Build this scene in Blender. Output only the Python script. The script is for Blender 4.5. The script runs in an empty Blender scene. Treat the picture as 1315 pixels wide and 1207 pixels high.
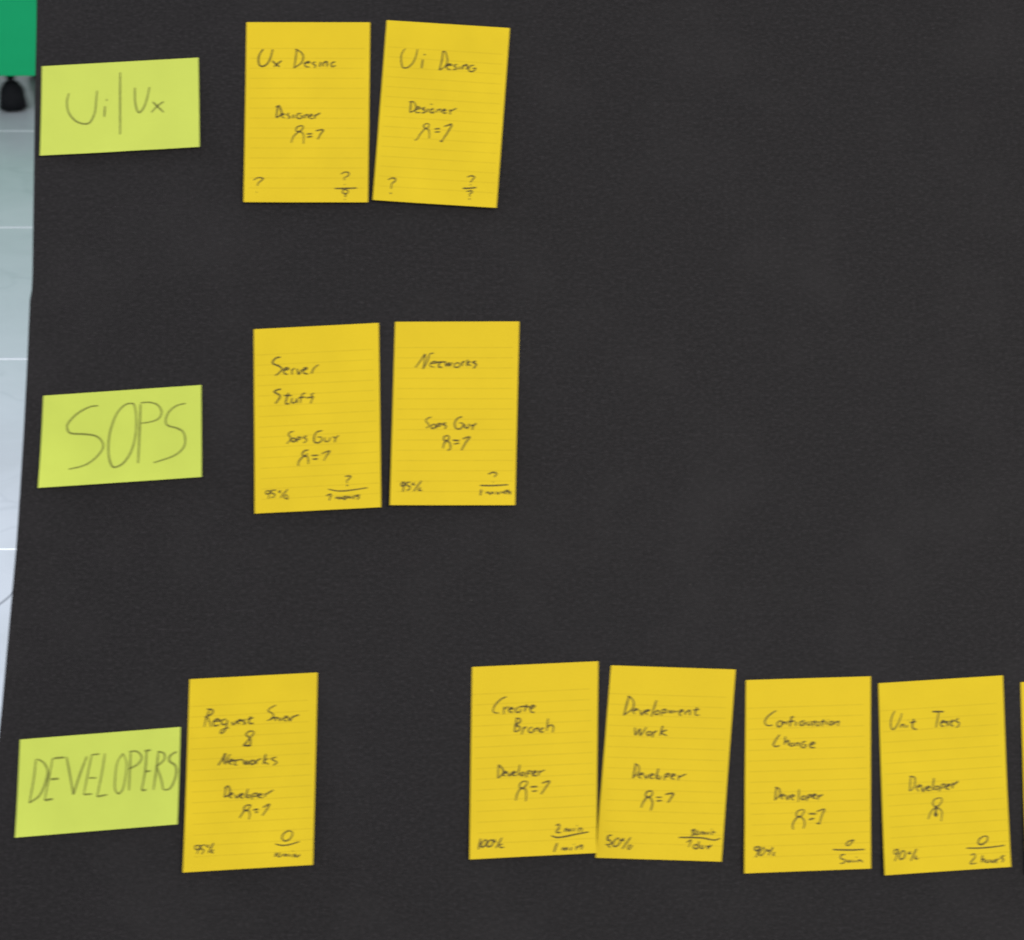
import bpy, math, random
from mathutils import Vector, Matrix, Euler, noise as mnoise

scene = bpy.context.scene
col = scene.collection
MM = 0.001

# ------------------------------------------------------------------ camera
cam_data = bpy.data.cameras.new('camera')
cam = bpy.data.objects.new('camera', cam_data)
col.objects.link(cam)
cam.location = (0, 0, 1.52)
cam.rotation_euler = (math.radians(90 - 25.55), 0, 0)
cam_data.sensor_width = 36.0
cam_data.lens = 2600 / 1315 * 36.0
cam_data.clip_end = 100
cam_data.dof.use_dof = True
cam_data.dof.focus_distance = 2.15
cam_data.dof.aperture_fstop = 13.5
cam_data.dof.aperture_ratio = 0.4
scene.camera = cam

# ------------------------------------------------------------------ light
world = bpy.data.worlds.new('World')
scene.world = world
world.use_nodes = True
bg = world.node_tree.nodes['Background']
bg.inputs[0].default_value = (0.86, 0.93, 1.0, 1)
bg.inputs[1].default_value = 0.55


def lamp(name, loc, target, size, power, colour):
    d = bpy.data.lights.new(name, 'AREA')
    d.shape = 'RECTANGLE'
    d.size, d.size_y = size
    d.energy = power
    d.color = colour
    o = bpy.data.objects.new(name, d)
    col.objects.link(o)
    o.location = loc
    o.rotation_euler = (Vector(target) - Vector(loc)).to_track_quat('-Z', 'Y').to_euler()
    return o


lamp('ceiling_lamp', (1.3, -1.5, 2.9), (0.15, 1.4, 0.6), (1.5, 1.0), 84, (1.0, 0.95, 0.88))
lamp('window_light', (-2.2, 2.15, 1.9), (-0.9, 2.0, 0.0), (1.4, 1.2), 82, (0.87, 0.90, 1.0))

scene.view_settings.view_transform = 'Standard'
scene.view_settings.look = 'None'
scene.view_settings.exposure = 0.0
scene.view_settings.gamma = 1.0
scene.render.engine = 'CYCLES'


# ------------------------------------------------------------------ materials
class Nodes:
    def __init__(self, name):
        self.m = bpy.data.materials.new(name)
        self.m.use_nodes = True
        self.t = self.m.node_tree
        self.p = self.t.nodes['Principled BSDF']

    def n(self, kind, **kw):
        nd = self.t.nodes.new(kind)
        for k, v in kw.items():
            setattr(nd, k, v)
        return nd

    def link(self, a, b):
        self.t.links.new(a, b)

    def math(self, op, a, b=None, c=None, clamp=False):
        nd = self.n('ShaderNodeMath', operation=op, use_clamp=clamp)
        for i, v in enumerate((a, b, c)):
            if v is None:
                continue
            if isinstance(v, (int, float)):
                nd.inputs[i].default_value = v
            else:
                self.link(v, nd.inputs[i])
        return nd.outputs[0]

    def coord(self, which='Object'):
        return self.n('ShaderNodeTexCoord').outputs[which]

    def noise(self, vec, scale, detail=3, rough=0.55, out='Fac'):
        nd = self.n('ShaderNodeTexNoise')
        nd.inputs['Scale'].default_value = scale
        nd.inputs['Detail'].default_value = detail
        nd.inputs['Roughness'].default_value = rough
        if vec is not None:
            self.link(vec, nd.inputs['Vector'])
        return nd.outputs[out]

    def ramp(self, fac, stops):
        nd = self.n('ShaderNodeValToRGB')
        el = nd.color_ramp.elements
        while len(el) < len(stops):
            el.new(0.5)
        for e, (p, c) in zip(el, stops):
            e.position = p
            e.color = (*c, 1)
        self.link(fac, nd.inputs[0])
        return nd.outputs[0]

    def mix(self, fac, a, b, blend='MIX'):
        nd = self.n('ShaderNodeMix', data_type='RGBA', blend_type=blend)
        for s, v in ((nd.inputs[0], fac), (nd.inputs[6], a), (nd.inputs[7], b)):
            if isinstance(v, (int, float)):
                s.default_value = v
            elif isinstance(v, tuple):
                s.default_value = (*v, 1)
            else:
                self.link(v, s)
        return nd.outputs[2]

    def bump(self, height, strength, dist):
        nd = self.n('ShaderNodeBump')
        nd.inputs['Strength'].default_value = strength
        nd.inputs['Distance'].default_value = dist
        self.link(height, nd.inputs['Height'])
        self.link(nd.outputs[0], self.p.inputs['Normal'])

    def base(self, c):
        if isinstance(c, tuple):
            self.p.inputs['Base Color'].default_value = (*c, 1)
        else:
            self.link(c, self.p.inputs['Base Color'])

    def set(self, rough, spec=0.5):
        self.p.inputs['Roughness'].default_value = rough
        self.p.inputs['Specular IOR Level'].default_value = spec


def paper_material(name, colour, ruled):
    """Coloured sticky-note paper: faint fibre mottling and, if ruled, printed lines."""
    k = Nodes(name)
    co = k.coord()
    rnd = k.n('ShaderNodeObjectInfo').outputs['Random']
    shift = k.n('ShaderNodeVectorMath', operation='ADD')
    k.link(co, shift.inputs[0])
    k.link(rnd, shift.inputs[1])
    v = shift.outputs[0]
    big = k.noise(v, 22, 2)
    fine = k.noise(v, 900, 4, 0.7)
    lo = tuple(x * 0.88 for x in colour)
    hi = tuple(min(1, x * 1.10) for x in colour)
    c = k.mix(big, lo, hi)
    # sheets from different pads differ a little
    c = k.mix(k.math('MULTIPLY', rnd, 0.5), c, (colour[0] * 1.02, colour[1] * 0.98, colour[2] * 1.2))
    c = k.mix(k.math('MULTIPLY', fine, 0.30), c, tuple(x * 0.72 for x in colour))
    if ruled:
        sep = k.n('ShaderNodeSeparateXYZ')
        k.link(co, sep.inputs[0])
        # distance to the nearest printed line, in line spacings
        t = k.math('DIVIDE', k.math('SUBTRACT', 0.0540, sep.outputs[1]), 0.00845)
        d = k.math('ABSOLUTE', k.math('SUBTRACT', k.math('FRACT', k.math('ADD', t, 0.5)), 0.5))
        line = k.math('SUBTRACT', 1.0, k.math('DIVIDE', d, 0.075), clamp=True)
        line = k.math('MULTIPLY', line, k.math('GREATER_THAN', t, -0.4))
        line = k.math('MULTIPLY', line, k.math('LESS_THAN', t, 14.4))
        line = k.math('MULTIPLY', line, k.math('LESS_THAN', k.math('ABSOLUTE', sep.outputs[0]), 0.0475))
        wear = k.math('MULTIPLY_ADD', k.noise(v, 160, 2), 0.9, 0.15, clamp=True)
        line = k.math('MULTIPLY', line, wear)
        c = k.mix(k.math('MULTIPLY', line, 0.62), c, (0.46, 0.31, 0.012))
    k.base(c)
    k.set(0.82, 0.25)
    k.bump(k.math('ADD', fine, k.math('MULTIPLY', k.noise(v, 60, 2), 2.0)), 0.35, 0.0003)
    return k.m


YELLOW = paper_material('yellow_lined_paper', (0.785, 0.562, 0.0160), True)
LIME = paper_material('lime_green_paper', (0.605, 0.690, 0.104), False)


def pencil_material(name, cover):
    k = Nodes(name)
    f = k.noise(k.coord(), 1400, 3, 0.7)
    k.base((0.060, 0.048, 0.020))
    k.set(0.6, 0.3)
    # graphite covers the paper unevenly
    k.link(k.math('MULTIPLY_ADD', f, -0.9, cover, clamp=True), k.p.inputs['Alpha'])
    return k.m


PENCIL = pencil_material('pencil_graphite', 1.17)
SOFT_PENCIL = pencil_material('soft_pencil_graphite', 0.92)


def board_material():
    k = Nodes('matte_black_card')
    co = k.coord()
    fine = k.noise(co, 760, 4, 0.8)
    mid = k.noise(co, 330, 3, 0.7)
    big = k.noise(co, 5.0, 3)
    c = k.ramp(k.math('ADD', k.math('MULTIPLY', fine, 0.6), k.math('MULTIPLY', mid, 0.4)),
               [(0.38, (0.0045, 0.0038, 0.0042)), (0.51, (0.0130, 0.0110, 0.0120)), (0.65, (0.040, 0.035, 0.038))])
    c = k.mix(k.math('MULTIPLY', big, 0.35), c, (0.012, 0.0105, 0.011))
    # faint rubbed patches and a few specks of lint
    rub = k.ramp(k.noise(co, 9.0, 5, 0.65), [(0.48, (0, 0, 0)), (0.68, (1, 1, 1))])
    c = k.mix(k.math('MULTIPLY', rub, 0.32), c, (0.027, 0.024, 0.025))
    vo = k.n('ShaderNodeTexVoronoi')
    vo.inputs['Scale'].default_value = 62
    k.link(co, vo.inputs['Vector'])
    sep = k.n('ShaderNodeSeparateColor')
    k.link(vo.outputs['Color'], sep.inputs[0])
    speck = k.math('MULTIPLY', k.math('LESS_THAN', vo.outputs['Distance'], 0.045), k.math('GREATER_THAN', sep.outputs[0], 0.93))
    c = k.mix(k.math('MULTIPLY', speck, 0.18), c, (0.16, 0.15, 0.14))
    k.base(c)
    k.set(0.72, 0.24)
    k.bump(k.math('ADD', fine, mid), 0.35, 0.0003)
    return k.m


def card_core_material():
    k = Nodes('dark_card_edge')
    k.base(k.ramp(k.noise(k.coord(), 300), [(0.3, (0.012, 0.014, 0.014)), (0.7, (0.03, 0.032, 0.032))]))
    k.set(0.8, 0.2)
    return k.m


def marble_material():
    k = Nodes('pale_polished_marble')
    geo = k.n('ShaderNodeNewGeometry').outputs['Position']
    mp = k.n('ShaderNodeMapping')
    mp.inputs['Scale'].default_value = (0.7, 0.8, 1.0)
    mp.inputs['Rotation'].default_value = (0, 0, 0.5)
    k.link(geo, mp.inputs[0])
    warp = k.noise(mp.outputs[0], 1.3, 4, 0.6, 'Color')
    add = k.n('ShaderNodeVectorMath', operation='MULTIPLY_ADD')
    k.link(warp, add.inputs[0])
    add.inputs[1].default_value = (0.9, 0.9, 0.9)
    k.link(mp.outputs[0], add.inputs[2])
    cloud = k.noise(add.outputs[0], 2.2, 6, 0.6)
    veins = k.noise(add.outputs[0], 1.7, 4, 0.5)
    vein = k.math('SUBTRACT', 1.0, k.math('DIVIDE', k.math('ABSOLUTE', k.math('SUBTRACT', veins, 0.5)), 0.010), clamp=True)
    c = k.ramp(cloud, [(0.25, (0.43, 0.455, 0.475)), (0.5, (0.50, 0.53, 0.56)), (0.75, (0.58, 0.605, 0.635))])
    c = k.mix(k.math('MULTIPLY', vein, 0.22), c, (0.30, 0.33, 0.36))
    # one darker curved vein crossing the slab near the board
    sp = k.n('ShaderNodeSeparateXYZ')
    k.link(geo, sp.inputs[0])
    yy = k.math('SUBTRACT', sp.outputs[1], 2.705)
    curve = k.math('SUBTRACT', k.math('MULTIPLY', yy, 0.45), k.math('MULTIPLY', k.math('MULTIPLY', yy, yy), 2.2))
    dist = k.math('ABSOLUTE', k.math('SUBTRACT', k.math('ADD', sp.outputs[0], 0.783), curve))
    mark = k.math('SUBTRACT', 1.0, k.math('DIVIDE', dist, 0.0042), clamp=True)
    mark = k.math('MULTIPLY', mark, k.math('LESS_THAN', k.math('ABSOLUTE', yy), 0.16))
    c = k.mix(k.math('MULTIPLY', mark, 0.9), c, (0.10, 0.11, 0.13))
    k.base(c)
    k.set(0.22, 0.5)
    return k.m


def plain_material(name, colour, rough, spec=0.5, var=0.12, scale=40, metallic=0.0):
    k = Nodes(name)
    f = k.noise(k.coord(), scale, 3)
    k.base(k.mix(f, tuple(x * (1 - var) for x in colour), tuple(min(1, x * (1 + var)) for x in colour)))
    k.set(rough, spec)
    k.p.inputs['Metallic'].default_value = metallic
    return k.m


BOARD = board_material()
CORE = card_core_material()
MARBLE = marble_material()
GROUT = plain_material('white_grout', (0.86, 0.88, 0.88), 0.7, 0.3, 0.05)
GREEN = plain_material('green_painted_metal', (0.009, 0.405, 0.150), 0.75, 0.15, 0.06, 15)
RUBBER = plain_material('black_castor_plastic', (0.006, 0.0065, 0.008), 0.7, 0.15)
STEEL = plain_material('castor_steel', (0.35, 0.36, 0.38), 0.35, 0.5, 0.1, 60, 0.9)


# ------------------------------------------------------------------ mesh helpers
def link(name, verts, faces, mat, parent=None, smooth=False):
    me = bpy.data.meshes.new(name)
    me.from_pydata([tuple(v) for v in verts], [], faces)
    me.update()
    me.materials.append(mat)
    if smooth:
        for p in me.polygons:
            p.use_smooth = True
    o = bpy.data.objects.new(name, me)
    col.objects.link(o)
    if parent is not None:
        o.parent = parent
    return o


def thing(name, label, category, loc=(0, 0, 0), rot=(0, 0, 0), group=None):
    o = bpy.data.objects.new(name, None)
    o.empty_display_size = 0.05
    col.objects.link(o)
    o.location = loc
    o.rotation_euler = rot
    tag(o, label, category, group)
    return o


def tag(o, label=None, category=None, group=None, kind=None):
    for key, v in (('label', label), ('category', category), ('group', group), ('kind', kind)):
        if v:
            o[key] = v
    return o


def box_data(x0, x1, y0, y1, z0, z1, bev=0.0):
    """A box whose top and side edges are chamfered by bev."""
    if bev <= 0:
        v = [(x, y, z) for z in (z0, z1) for y in (y0, y1) for x in (x0, x1)]
        f = [(0, 2, 3, 1), (4, 5, 7, 6), (0, 1, 5, 4), (2, 6, 7, 3), (0, 4, 6, 2), (1, 3, 7, 5)]
        return v, f
    import bmesh
    bm = bmesh.new()
    vs = [bm.verts.new((x, y, z)) for z in (z0, z1) for y in (y0, y1) for x in (x0, x1)]
    for q in [(0, 2, 3, 1), (4, 5, 7, 6), (0, 1, 5, 4), (2, 6, 7, 3), (0, 4, 6, 2), (1, 3, 7, 5)]:
        bm.faces.new([vs[i] for i in q])
    bmesh.ops.bevel(bm, geom=bm.edges[:], offset=bev, segments=2, affect='EDGES', profile=0.6)
    bm.verts.index_update()
    v = [tuple(a.co) for a in bm.verts]
    f = [tuple(a.index for a in q.verts) for q in bm.faces]
    bm.free()
    return v, f


# ------------------------------------------------------------------ floor of pale slabs
floor_v, floor_f = box_data(-5.42, 4.18, -1.914, 8.486, -0.03, -0.0012)
floor = link('floor', floor_v, floor_f, GROUT)
tag(floor, kind='structure')
GAP = 0.0035
tv, tf = box_data(-0.8 + GAP, 0.8 - GAP, -0.4 + GAP, 0.4 - GAP, -0.012, 0.0, 0.0008)
tile0 = link('tile', tv, tf, MARBLE, floor)
first = True
rng = random.Random(4)
for i in range(6):
    for j in range(13):
        t = tile0 if first else tile0.copy()
        if not first:
            col.objects.link(t)
            t.parent = floor
        first = False
        t.location = (-4.62 + 1.6 * i, -1.514 + 0.8 * j, rng.uniform(-0.0002, 0.0002))

# ------------------------------------------------------------------ green cabinet on castors, behind the board
cab = thing('cabinet', 'bright green cabinet on black castors, on the floor behind the black board', 'cabinet',
            (-1.50, 5.43, 0))
cv, cf = box_data(-0.23, 0.23, 0.0, 0.50, 0.111, 0.92, 0.004)
link('body', cv, cf, GREEN, cab)


def castor(x, y):
    """Twin-wheel castor: mounting plate, stem, domed hood, two wheels."""
    pv, pf = box_data(x - 0.027, x + 0.027, y - 0.027, y + 0.027, 0.1025, 0.1108, 0.001)
    v, f = list(pv), list(pf)

    def ring_solid(axis, cx, cy, cz, prof, n=20):
        b = len(v)
        for (r, h) in prof:
            for a in range(n):
                u = 2 * math.pi * a / n
                if axis == 'z':
                    v.append((cx + r * math.cos(u), cy + r * math.sin(u), cz + h))
                else:
                    v.append((cx + h, cy + r * math.cos(u), cz + r * math.sin(u)))
        for s in range(len(prof) - 1):
            for a in range(n):
                a2 = (a + 1) % n
                f.append((b + s * n + a, b + s * n + a2, b + (s + 1) * n + a2, b + (s + 1) * n + a))
        f.append(tuple(b + a for a in range(n))[::-1])
        f.append(tuple(b + (len(prof) - 1) * n + a for a in range(n)))

    ring_solid('z', x, y, 0.0, [(0.011, 0.070), (0.011, 0.085), (0.016, 0.1027)])
    # domed hood
    ring_solid('z', x, y, 0.0, [(0.040, 0.008), (0.038, 0.028), (0.035, 0.048), (0.030, 0.064), (0.022, 0.076), (0.010, 0.084)])
    c = link('castor', v, f, RUBBER, cab, True)
    for s in (-1, 1):
        v, f = [], []
        for (r, h) in ((0.030, -0.010), (0.0335, -0.007), (0.0335, 0.007), (0.030, 0.010)):
            for a in range(24):
                u = 2 * math.pi * a / 24
                v.append((x + s * 0.020 + h, y + r * math.cos(u), 0.0338 + r * math.sin(u)))
        for q in range(3):
            for a in range(24):
                a2 = (a + 1) % 24
                f.append((q * 24 + a, (q + 1) * 24 + a, (q + 1) * 24 + a2, q * 24 + a2))
        f.append(tuple(range(24)))
        f.append(tuple(72 + a for a in range(24))[::-1])
        link('wheel', v, f, RUBBER, c, True)
    return c


castor(0.119, 0.065)
castor(-0.17, 0.065)
castor(0.119, 0.43)
castor(-0.17, 0.43)

# ------------------------------------------------------------------ the leaning black board
BOARD_LOC = Vector((0.0, 1.48517, 0.81002))
BOARD_ROT = Matrix(((0.999572, -0.002725, 0.029141),
                    (0.026406, 0.513379, -0.857756),
                    (-0.012623, 0.858158, 0.513231)))
BOARD_M = Matrix.Translation(BOARD_LOC) @ BOARD_ROT.to_4x4()

outline = [(-391, 470), (-391.2, 429), (-391.1, 389), (-391.4, 325), (-391.0, 250), (-390.8, 206), (-390.5, 160), (-390.9, 147),
           (-392.2, 139), (-393.3, 91), (-395.0, 34), (-397.0, -15), (-399.1, -60), (-403.4, -123), (-408.0, -188),
           (-413.6, -259), (-421, -340), (-430, -430), (-441, -540), (-455, -680), (-470, -820), (-482, -930),
           (560, -943), (556, -500), (552, 0), (549, 470)]
n = len(outline)
T = 5.0
bv = [(x * MM, y * MM, 0) for x, y in outline] + [(x * MM, y * MM, -T * MM) for x, y in outline]
board = link('display_board', bv, [tuple(range(n - 1, -1, -1))[::-1], tuple(range(n, 2 * n))[::-1]] +
             [(i, i + n, (i + 1) % n + n, (i + 1) % n) for i in range(n)], BOARD)
board.data.materials.append(CORE)
for p in board.data.polygons[1:]:
    p.material_index = 1
board.matrix_world = BOARD_M
tag(board, 'large matte black board carrying rows of lime and yellow notes', 'board')

# ------------------------------------------------------------------ notes (millimetres in each note's own frame)
NOTES = {
    'G1': dict(pos=(-321.1, 299.4), turn=3.62, corners=[(-62.5, 38.0), (65.8, 38.0), (63.3, -38.0), (-66.5, -38.0)], ink={
        'heading_writing': '-41.3,13.9 -43.3,6.5 -42.1,-2.7 -36.8,-9.9 -30.3,-12.8 -25.2,-11.7 -21,-3.9 -19.4,6.3 -18.4,14.8; -12.4,1.3 -13.4,-7.8; -11.4,6.4 -10.2,6.3; 1.2,29.2 -0,2.9 -1,-23.4; 12.8,15.3 12.3,4.5 13.6,-3.6 15.7,-5.8 19.3,-1.7 22.4,6.2 24.6,15.2; 26.7,2.5 31,-2.3 35.2,-6.9; 35.7,2.2 30.5,-1.2 25.2,-6.4',
    }),
    'G2': dict(pos=(-315.9, 27.1), turn=4.01, corners=[(-61.2, 37.6), (66.3, 37.6), (62.7, -37.6), (-67.9, -37.6)], ink={
        'heading_writing': '-17.5,26.4 -24.6,25.8 -34.8,20.9 -42.3,13.7 -43.1,8.7 -40,5.2 -29.1,3.8 -20.4,1.6 -15.8,-3.2 -15.5,-8.8 -21.4,-16.1 -30.5,-21.6 -43.2,-24; 11.7,26.1 5.1,26 -1.8,20.3 -6.8,10.6 -10.2,-1.4 -10.9,-14.7 -8.6,-23.7 -4.3,-24.5 1.4,-21.1 7.3,-12.6 11.4,0.5 12.6,13.7 12,22.7 10.6,26.1; 16.6,25.2 15,5.8 12.3,-22.9; 16.7,26.3 23.8,26.3 30.3,23.7 33.2,17.9 30.7,12.5 24,10.2 16.3,9.6; 52.9,23.4 45.6,22 39.3,17.5 36.2,11 37.5,6.4 44.6,3.7 49.8,0 51,-7.9 47.9,-14.3 39.9,-19.3 24.9,-23.3',
    }),
    'G3': dict(pos=(-329.8, -249.4), turn=4.31, corners=[(-60.4, 38.2), (67.2, 38.1), (60.6, -38.1), (-67.4, -38.2)], ink={
        'heading_writing': '-48.6,21.8 -51.1,6.1 -55.4,-12.3; -47.5,21.7 -42.2,18 -39.8,10.7 -42.6,1 -47.5,-7.4 -55.4,-12.1; -26,21.4 -34.8,21.3; -35.4,21.3 -39,6.2 -43.3,-11.1; -43.3,-11.1 -36.6,-10.5; -37.9,5 -31.3,5; -24.3,21.6 -22.4,7.1 -20.5,-8.5; -20.5,-8.5 -14.7,6.5 -8.3,20.8; 1.7,21.9 -4.4,21.6; -4.4,21.6 -8,8.1 -12.3,-9.1; -12.3,-9.1 -5.7,-9.1; -7.7,3.7 -1.6,3.2; 6.1,21.9 3,7.2 -1.9,-11.6; -1.9,-11.6 6.4,-10.6; 20.4,20.8 15.6,14 13.3,3.1 12.7,-6.7 15.2,-10.5 18.7,-7.2 21.5,2.5 22.8,13.4 20.4,20.8; 26.6,21.4 25.2,7.7 23.6,-8.7; 25.5,21.8 31.5,21.5 35.1,16.8 32,11.6 24.1,8; 42.6,21.8 37.6,21.3; 39.3,20.9 37.2,5.6 33.5,-9.5; 33.5,-9.5 37.4,-9.3; 37.2,5.1 41.6,5.3; 48.6,20.2 46.1,6 42.9,-9.7; 48.1,20.2 52.9,18.2 52.6,13.2 46.2,8.2; 46.8,7.6 49.5,-2 50.6,-10.3; 63,18.8 57.8,16.1 57,11.8 61.2,8.1 61.9,2.6 59.3,-5 55.6,-10 51.2,-10.4',
    }),
    'Y1': dict(pos=(-167.9, 295.7), turn=0.30, corners=[(-50.2, 76.2), (51.7, 76.3), (49.9, -76.3), (-51.4, -76.2)], ink={
        'title_writing': '-36.3,53.5 -39.1,49.3 -40.3,44.8 -39.4,39.9 -36.6,38.8 -33.1,40.9 -30.6,45.4 -29.3,50 -28.5,53.2; -29,43.5 -25.8,40.5 -22.9,38.4; -21,43.6 -23.9,41.5 -27.4,38.4; -8.7,53.6 -9.6,46.1 -10.9,37.1; -10,53.2 -6.8,51.9 -4.2,49.3 -3.3,46.4 -4.6,42.2 -7.4,39.6 -11.2,37.3; -3.3,41.2 2.1,41.9 0.8,42.8 -2,41.2 -1.4,38.6 1.8,38.1; 6.9,42.5 4.3,41.5 5.3,40.2 6.9,39.3 5.6,37.3; 11,42.5 10,38.3; 12.9,38.6 13.2,42.2; 13.2,41.2 15.4,42.8 16.4,41.5 16.1,38.4; 23.1,42.5 20.5,41.9 19.6,39.9 20.5,38.4 23.4,39.5',
        'role_writing': '-24,4.9 -25.5,-4.5; -25.9,4.1 -23.2,5.3 -22,3.2 -21.2,-0.4 -22.3,-2.9 -25.5,-4.9; -21.9,-2.9 -18.8,-2.1 -20.4,-1.2 -21.1,-3.7 -18.4,-5.1; -14.8,-1 -16.8,-2.1 -15.2,-3.3 -14,-4.5 -16,-5.7; -11.2,-2.1 -11.6,-5.3; -4.8,-1.2 -7.6,-1.6 -8.8,-4.1 -6.4,-5.7 -4,-4.5 -4.4,-3.3 -6,-3.4; -2.4,-5.3 -1.7,-2.1; -1.7,-2.9 0.3,-2.1 0.7,-5.1; 1.9,-3.7 4.3,-2.9 3.1,-1.8 1.9,-3.7 2.7,-5.6 5.1,-5.3; 6.3,-2.1 6.3,-5.6; 6.3,-3.3 10.7,-0.7',
        'person_symbol': '-4.4,-11.4 -8,-12.6 -9.2,-15.1 -7.6,-16.7 -4.4,-15.1 -3.2,-12.2 -6,-11.4; -13.1,-26.1 -11.6,-21.6 -8.8,-18.3 -5.6,-16.7 -3.2,-18.7 -2.8,-22.8 -3,-26.9; -0.4,-18.7 4.3,-18.3; -0,-21.3 4.3,-20.5; 7.1,-15.9 13.1,-15.1 10.7,-19.2 8.7,-23.2',
        'percentage_writing': '-43.6,-57.7 -40,-55.6 -35.7,-56.1 -37.3,-58.1 -39.6,-60.1 -40.4,-62.5; -41.2,-67.8 -40.6,-67.9',
        'time_writing': '27.8,-52.5 31,-50.8 34.2,-51.3 33.8,-53.7 30.6,-55.7 31,-57.7; 30.6,-61 31.1,-61.4; 22.6,-64.6 31.8,-64.6 40.9,-64.2; 34.2,-67.1 30.6,-65.4 29,-67.9 31.8,-69.1 34.2,-67.5; 31.8,-69.1 31.4,-71.9; 30.6,-73.9 31.4,-74.1',
    }),
    'Y2': dict(pos=(-57.4, 294.7), turn=-3.55, corners=[(-50.2, 76.5), (51.9, 76.8), (49.9, -76.8), (-51.6, -76.5)], ink={
        'title_writing': '-33.5,53.3 -36.2,48.2 -36,42.1 -34.4,37.4 -31,37.2 -27.2,40.5 -24.6,45.9 -23.2,53.6; -18.3,45.2 -18.9,37.7; -17.8,49.3 -16.4,49.5; -2.2,52.7 -2.5,45.9 -4.2,36.8; -2.9,52.7 -0.4,52.9 1.3,49.2 2,44.7 0.1,40.1 -3.8,37.2; 0.7,41.2 5.8,42 3.6,42.9 1.8,40.9 2.7,38.4 5.3,38.2; 10.2,43 7.7,41.7 9.2,40.3 10.1,38.9 6.8,38.1; 12.5,41.3 11.9,38.6; 14.5,38.8 15.4,42.6; 15.1,41.5 17.9,43.2 18.8,41.3 18.2,39; 24.2,43.2 21.3,42.3 20,39.5 21.6,37.4 24.8,38.7 25.8,40.7 22.9,40.1',
        'role_writing': '-25.7,8.4 -26,-0.6; -27.3,8.3 -23.7,8.6 -21.5,5 -22.1,1.7 -26,-0.6; -21.7,2.1 -17.8,3.6 -19.9,4.7 -21.7,2.1 -20.8,-0.2 -17.6,-0; -13.9,4.7 -16.2,3.3 -14.1,2.2 -13.6,0.6 -16.4,-0.4; -11.4,3.7 -11.6,0.4; -9.6,7.5 -8.1,7.7; -6.6,4 -9,3 -8.8,0.6 -6.4,0.7 -6.1,2.4; -4,0.9 -3.4,3.8; -3.4,3 -1,3.9 -0.8,1.1; 1.1,2.5 3.4,3.4 1.8,4.1 0.9,2 2,0.7 4.3,1.4; 6.6,4.5 7.2,0; 7.1,2.9 12.1,5.7',
        'person_symbol': '-9.8,-8.9 -13,-9.5 -14,-11.7 -12,-13.1 -10,-11.8 -9.6,-9.3; -20.9,-23.5 -18.9,-23 -16.4,-18.3 -12.7,-13.6 -9.9,-14.2 -8.9,-17.8 -9,-21.5; -4.8,-13.1 -0.4,-12.5; -4.6,-15.8 -0.2,-15.2; 2.7,-10.5 5.4,-9.5 9,-8.3 6.5,-14.4 1.5,-23.3; -0.1,-23 2.3,-23.5',
        'percentage_writing': '-40.2,-58.6 -37.1,-57 -34.3,-57.4 -34.5,-59.5 -36.8,-61.7 -37.3,-66.2; -37.9,-69.8 -36.7,-69.9',
        'time_writing': '24.5,-52.3 27.6,-50.9 30.4,-51.9 29,-54 27.1,-56.6; 27.2,-58.5 27.9,-58.8; 21.3,-62 26.2,-61.7 32.4,-60.6; 24.4,-64.5 28.7,-63.6 29.2,-65 27.3,-66.4 27.5,-68.8; 26.8,-70.7 28,-70.9',
    }),
    'Y3': dict(pos=(-158.1, 42.3), turn=2.99, corners=[(-48.2, 75.4), (53.5, 75.6), (48.2, -75.6), (-53.5, -75.4)], ink={
        'title_writing': '-27.5,51.5 -31.4,50.7 -34.2,47.7 -32.8,45.7 -29,44 -26.8,41.5 -28.8,38.9 -32.4,36.3; -25.3,40.3 -21.4,41.2 -22.9,42.5 -25.3,40.7 -25,37.9 -22.4,36.8; -18.7,41.1 -18.9,36.4; -18.7,40.3 -16.4,41.8; -14.5,41.3 -13.5,36.5 -10.6,40.7; -9.5,39.5 -6.4,40.9 -7.9,41.7 -9.5,39.5 -8.9,37.1 -5.8,36.4; -3.1,36.4 -1,40.6 3,43.7; -28.3,25.1 -32.2,24.3 -33.8,22.8 -30.8,21.1 -29.3,19.1 -31,16 -33.4,13.4; -22.3,21.8 -25,13.4 -21.9,12.9; -26.2,19.7 -19.7,19.4; -19.4,17.4 -20.3,13.9 -17.6,13.4 -15.6,16.4; -15.6,16.8 -15.7,12.9; -8.5,21 -11.6,19.3 -13.1,12.8; -14.4,17.1 -9,17.6; -1.6,20.4 -3.9,19.3 -2.9,16.9 -5,12; -8.3,16.8 -2.1,17.3',
        'role_writing': '-19.5,-10.1 -22.6,-10.8 -23.8,-12.7 -22.4,-14.7 -22.9,-17.4 -25.7,-20; -20.1,-15.2 -21.7,-17.1 -20.2,-18.7 -18.2,-16.9 -20.1,-15.2; -16.6,-15 -17.6,-19.2; -16.6,-15 -13.9,-15.2 -15.2,-17 -16.7,-16.9; -8.9,-14.3 -12,-15.6 -9.4,-16.9 -10.3,-19.2 -12.2,-19.7; 3.6,-10.6 -1.1,-11.9 -3.2,-15.7 -3,-19.6 0,-20.5 2.8,-18.7 2.5,-16 -0.5,-15.9; 5.6,-16.2 5.4,-19.6 8.5,-19.4 9.8,-16.4; 11.8,-16.1 14,-17 16.8,-15.2; 14.4,-17 13.1,-20.8',
        'person_symbol': '-8.3,-25.9 -11.4,-26.5 -13.4,-29.1 -11.2,-30.8 -9.2,-28.6; -16.9,-38.6 -16.4,-35.1 -13.5,-31.8 -10,-30.8 -8.7,-34 -8.8,-37.5; -5.8,-30.7 -0.4,-30.6; -5.2,-33.6 -1,-33.6; 2.3,-29.5 8.9,-27.6 6,-31.7 3.9,-35.4',
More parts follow.
